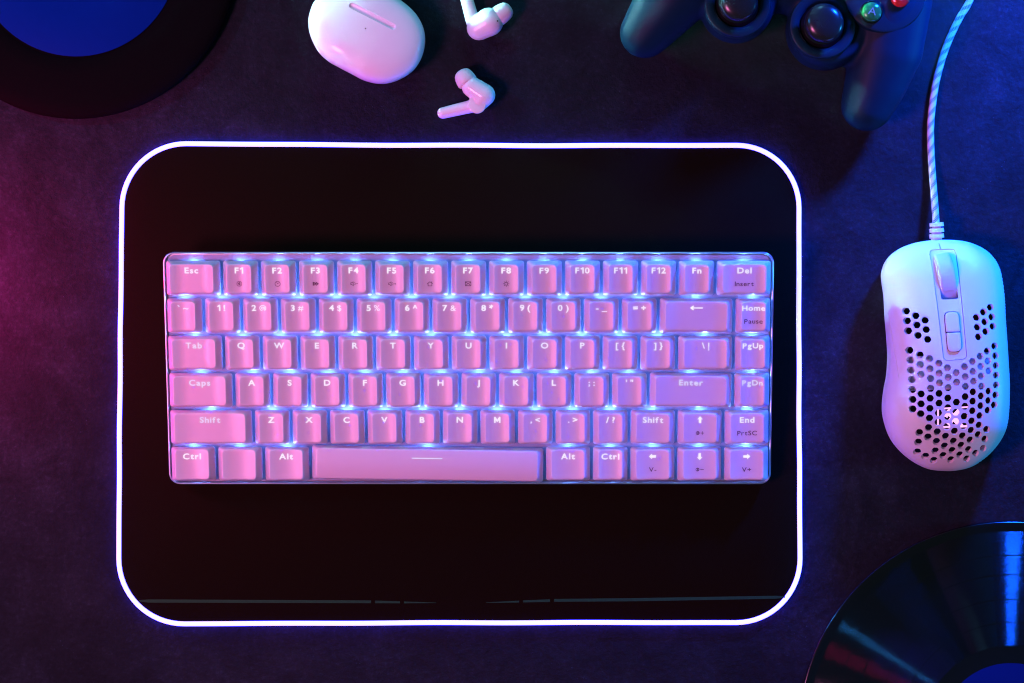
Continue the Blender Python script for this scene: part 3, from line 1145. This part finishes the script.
# raised round plate of the four letter buttons
c = G(885, -9, 40)
v, f = lathe([(42 * K, 0.030), (41.5 * K, 0.0392), (40.6 * K, 0.0404), (38 * K, 0.0410), (15 * K, 0.0414), (1 * K, 0.0415)], c.x, c.y, 96, False, True)
mesh('button_plate', v, f, M['pad_ring'], gc, angle=40, offset=goff)
for bx, by, mt, ch in ((872, 11.5, 'btn_green', 'A'), (900.5, -3, 'btn_red', 'B'), (858, -18, 'btn_blue', 'X'), (886, -33, 'btn_yellow', 'Y')):
    c = G(bx, by, 44)
    R_ = 9.8 * K
    v, f = lathe([(11.4 * K, 0.0405), (11.2 * K, 0.0417), (10.6 * K, 0.0419), (10.2 * K, 0.0414)], c.x, c.y, 40, False, False)
    mesh('button_rim', v, f, M['socket'], gc, angle=50, offset=goff)
    v, f = lathe([(R_, 0.0405), (R_, 0.0432), (R_ * 0.94, 0.0440), (R_ * 0.8, 0.0446), (R_ * 0.5, 0.0451), (R_ * 0.2, 0.0453), (R_ * 0.02, 0.0453)], c.x, c.y, 40, False, True)
    bo = mesh('letter_button', v, f, M[mt], gc, angle=60, offset=goff)
    tv, tf = text_mesh(ch, 10.5 * K, 0.0)
    ca, sa = math.cos(math.radians(-11)), math.sin(math.radians(-11))
    tv = [(c.x + x * ca - y * sa, c.y + x * sa + y * ca, 0.0456) for x, y, _ in tv]
    mesh('letter', tv, tf, M['btn_letter'], bo, smooth=False, recalc=False, offset=goff)
c = G(697, -46, 42)
dp = merge(box(c.x, c.y, 0.0395, 0.020, 0.007, 0.008), box(c.x, c.y, 0.0394, 0.007, 0.020, 0.008))
mesh('direction_pad', dp[0], dp[1], M['stick'], gc, smooth=False, offset=goff)

# ------------------------------------------------------------------ earbud case
EC = [(316, 0), (309.7, 14), (308.6, 25), (311, 37.5), (318, 51.5), (328, 61.2), (340, 68), (351.5, 74), (362.6, 79.8), (375, 83.2), (387, 83.2), (400, 79), (412.7, 70.6), (421, 58.4), (425, 43.5), (423.8, 29), (416.8, 15), (405.7, 4), (392, -5), (374, -13), (352, -16.5), (332, -12)]
ec = root('earbud_case', P(367, 34, 0), 'glossy white pebble shaped charging case with a slot on its lid, left of the earbuds', 'earbud case')
eoff = ec.location
eo = catmull([P(a, b, 0.0125) for a, b in EC], 6, True)
ec_c = sum(eo, Vector()) / len(eo)
loops = []
for k in range(0, 30):
    # from the underside round the rim to the top
    a = -80 + 168 * k / 29
    p_ = 2.9
    ca, sa = math.cos(math.radians(a)), math.sin(math.radians(a))
    s = abs(ca) ** (2 / p_)
    zz = 0.0125 + 0.0122 * math.copysign(abs(sa) ** (2 / p_), sa)
    s = max(s, 0.02)
    # towards the top the outline turns into a rounder, smaller shape
    loops.append([(ec_c.x + (q.x - ec_c.x) * s, ec_c.y + (q.y - ec_c.y) * s, zz) for q in eo])
v, f = loft(loops)
cs = mesh('case_body', v, f, M['gloss'], ec, offset=eoff)
pa, pb = P(352.0, 5.4, 0.0245) - eoff, P(393.0, 26.4, 0.0245) - eoff
cvf = []
for k in range(41):
    q = pa.lerp(pb, k / 40)
    hit = cs.ray_cast(Vector((q.x, q.y, 0.05)), Vector((0, 0, -1)))
    cvf.append(ball((q.x, q.y, hit[1].z + 0.0003), 0.00165, sc=(1, 1, 1.0)))
cv, cf = merge(*cvf)
cut = mesh('slot_cutter', cv, cf, M['gloss'], None, recalc=False)
rm = cut.modifiers.new('r', 'REMESH')
rm.mode = 'VOXEL'
rm.voxel_size = 0.00022
sm = cut.modifiers.new('s', 'SMOOTH')
sm.iterations = 6
bake(cut)
cut.location = eoff
bo = cs.modifiers.new('slot', 'BOOLEAN')
bo.operation = 'DIFFERENCE'
bo.object = cut
bo.solver = 'EXACT'
bake(cs, 45)
bpy.data.objects.remove(cut)
c = P(365.5, 28.5, 0.02478)
v, f = lathe([(0.00035, 0.02455), (0.00035, 0.02482), (0.00005, 0.02486)], c.x, c.y, 16)
mesh('status_dot', v, f, M['dot'], ec, offset=eoff)

# ------------------------------------------------------------------ earbuds
K2 = S * 0.99


def earbud(loc, label, spheres, tip, mic, disc=None):
    r = root('earbud', loc, label, 'earbud', 'pair of wireless earbuds')
    fuse('bud', merge(*spheres), M['gloss'], r, r.location, 0.00035, 10)
    a, b, ra, rb = tip
    a, b = Vector(a), Vector(b)
    n = (b - a).normalized()
    s1 = n.cross(Vector((0, 0, 1))).normalized()
    s2 = s1.cross(n)
    L_ = (b - a).length
    prof = [(0.0, 0.55), (0.02, 0.9), (0.12, 1.0), (0.35, 0.99), (0.6, 0.93), (0.8, 0.82), (0.93, 0.64), (1.0, 0.42), (0.97, 0.3)]
    loops = [[a + n * (t_ * L_) + (s1 * math.cos(2 * PI * k / 32) + s2 * math.sin(2 * PI * k / 32)) * (ra * q) for k in range(32)] for t_, q in prof]
    v, f = loft(loops)
    mesh('ear_tip', v, f, M['silicone'], r, offset=r.location)
    if mic:
        v, f = ball(mic, 0.0004, 10, 6)
        mesh('sensor_dot', v, f, M['dot'], r, offset=r.location)
    if disc:
        c_, rad = disc
        v, f = lathe([(rad * 0.98, c_[2] - 0.002), (rad, c_[2]), (rad * 0.97, c_[2] + 0.0004), (rad * 0.85, c_[2] + 0.0006), (0.0002, c_[2] + 0.0006)], c_[0], c_[1], 40)
        mesh('touch_cap', v, f, M['gloss'], r, angle=50, offset=r.location)


E = lambda x, y, z: P(x, y, z * MM)
earbud(P(480, 22, 0), 'white earbud lying with its stem up to the frame edge, right of the case',
       [limb(E(463, -14, 5), 6.2 * K2, E(473, 22, 6.5), 7.2 * K2, 14), limb(E(479, 28, 8.0), 12.5 * K2, E(489, 22, 9.0), 14.5 * K2, 8), limb(E(491, 21, 9), 11 * K2, E(498, 16, 9), 8 * K2, 6)],
       (E(495.5, 18, 9.0), E(510.5, 7.5, 8.4), 10.2 * K2, 0), E(497.5, 21, 15.2))
earbud(P(470, 98, 0), 'white earbud lying just above the mat, its stem pointing left',
       [limb(E(443, 113, 4.6), 5.9 * K2, E(475, 105.5, 6.4), 6.8 * K2, 14), limb(E(484, 95, 8.0), 11.5 * K2, E(472, 87, 8.0), 10.5 * K2, 10), limb(E(477, 104, 6.2), 9.2 * K2, E(484, 95, 8), 11.5 * K2, 6), limb(E(472, 87, 8), 10 * K2, E(467, 81, 7.5), 7.5 * K2, 6)],
       (E(468.5, 84, 7.6), E(460.5, 71, 6.6), 10.4 * K2, 0), None, (E(477, 104.5, 10.6), 9.0 * K2))

# ------------------------------------------------------------------ vinyl record
rc = P(1010, 734, 0)
vr = root('vinyl_record', rc, 'glossy black vinyl record with a blue label, cut by the lower right frame corner', 'record')
R0 = S
bands = [(203, 179.6), (178.4, 160.2), (159.0, 135.6), (134.4, 112.2), (111.0, 89)]
prof = [(208, 0.0004), (211.5, 0.0007), (213, 0.0013), (212.9, 0.0018), (212.3, 0.0022), (211.2, 0.00245), (209.5, 0.0025), (206, 0.0021), (203, 0.0019)]
mats = [1] * (len(prof) - 1)
for i, (a, b) in enumerate(bands):
    prof += [(b, 0.0019)]
    mats.append(0)
    nx_ = bands[i + 1][0] if i < 4 else 76
    prof += [(nx_, 0.0019)]
    mats.append(1)
prof += [(74, 0.0022), (70, 0.0022)]
mats += [1, 1]
SEG = 200
loops = [[(r_ * R0 * math.cos(2 * PI * k / SEG), r_ * R0 * math.sin(2 * PI * k / SEG), z) for k in range(SEG)] for r_, z in prof]
v, f = loft(loops, True, True)
rec = mesh('disc', v, f, [M['vinyl'], M['vinyl_flat']], vr, recalc=False, angle=75)
for i, p in enumerate(rec.data.polygons):
    b = i // SEG
    p.material_index = mats[b] if b < len(mats) else 1
v, f = lathe([(71.5 * R0, 0.00222), (71.5 * R0, 0.00242), (40 * R0, 0.00242), (8 * R0, 0.00242)], 0, 0, 120, False, True)
mesh('label', v, f, M['label'], vr, angle=30)
v, f = lathe([(7 * R0, 0.00245), (6.5 * R0, 0.00252), (0.2 * R0, 0.00252)], 0, 0, 40)
mesh('spindle_hole', v, f, M['dot'], vr)

# ------------------------------------------------------------------ round disc
dr = root('round_disc', P(78, -41, 0), 'matte black round disc with a plain blue centre, cut by the upper left frame corner', 'disc')
R1 = S * 0.992
v, f = lathe([(150 * R1, 0.0005), (159 * R1, 0.0016), (162 * R1, 0.0040), (161 * R1, 0.0064), (157 * R1, 0.0080), (150 * R1, 0.0090), (146 * R1, 0.0092), (120 * R1, 0.0093), (104 * R1, 0.0092), (103 * R1, 0.0088), (101 * R1, 0.0086)], 0, 0, 160, True, True)
mesh('rim', v, f, M['foam'], dr, angle=50)
dx, dy = (P(76, -46, 0.009) - P(78, -41, 0.0)).xy
v, f = lathe([(102.5 * R1, 0.0087), (102.5 * R1, 0.0094), (101.5 * R1, 0.0096), (60 * R1, 0.0096), (0.5 * R1, 0.0096)], dx, dy, 140, False, True)
mesh('blue_centre', v, f, M['disc_blue'], dr, angle=40)

# ------------------------------------------------------------------ lamps
def lamp(name, loc, target, col, watts, size, sy=None, spread=180):
    l = bpy.data.lights.new(name, 'AREA')
    l.color = col
    l.energy = watts
    l.shape = 'RECTANGLE' if sy else 'DISK'
    l.size = size
    if sy:
        l.size_y = sy
    l.spread = math.radians(spread)
    o = bpy.data.objects.new(name, l)
    o.location = loc
    o.rotation_euler = (Vector(target) - Vector(loc)).to_track_quat('-Z', 'Y').to_euler()
    return link(o)


lamp('pink_lamp', (-0.60, -0.22, 0.86), (0.0, -0.01, 0), (1.0, 0.22, 0.60), 8.8, 0.26)
lamp('blue_lamp', (0.36, 0.37, 0.18), (0.26, 0.12, 0), (0.003, 0.082, 1.0), 2.1, 0.06, None, 64)
lamp('azure_lamp', (1.25, -0.06, 0.08), (0.2, -0.02, 0.02), (0.02, 0.38, 1.0), 7.5, 0.10)
lamp('indigo_fill', (-0.72, 0.38, 0.50), (0.0, 0.0, 0), (0.03, 0.33, 1.0), 2.3, 0.05)  # extra light added for the record's left streak and cooler keycaps
lamp('cyan_lamp', (-1.60, 0.74, 0.10), (0.0, 0.211, 0.02), (0.24, 0.72, 0.72), 0.46, 0.08, None, 9.4)
lamp('rim_fill', (-0.03, 0.86, 0.30), (-0.03, 0.0, 0.02), (0.18, 0.66, 1.0), 0.13, 0.30, None, 30)  # added light without a known source, brightens the rear flanks of the top key row
lamp('magenta_lamp', (-0.33, 0.03, 0.08), (-0.29, 0.03, 0), (1.0, 0.0, 0.22), 0.44, 0.07, None, 128)

w = bpy.data.worlds.new('World')
SC.world = w
w.use_nodes = True
w.node_tree.nodes['Background'].inputs['Color'].default_value = (0.26, 0.95, 1.0, 1)
w.node_tree.nodes['Background'].inputs['Strength'].default_value = 0.075

# ------------------------------------------------------------------ camera
cam = bpy.data.cameras.new('camera')
cam.sensor_width = 36
cam.lens = 36 * H / (1024 * S)
cam.shift_x = -(565 - 512) / 1024
cam.clip_start = 0.05
cam.clip_end = 20
co = bpy.data.objects.new('camera', cam)
co.location = (X0, 0, H)
link(co)
SC.camera = co
SC.cycles.filter_width = 1.1
SC.view_settings.view_transform = 'Standard'
SC.view_settings.look = 'None'
SC.view_settings.exposure = 0
SC.view_settings.gamma = 1
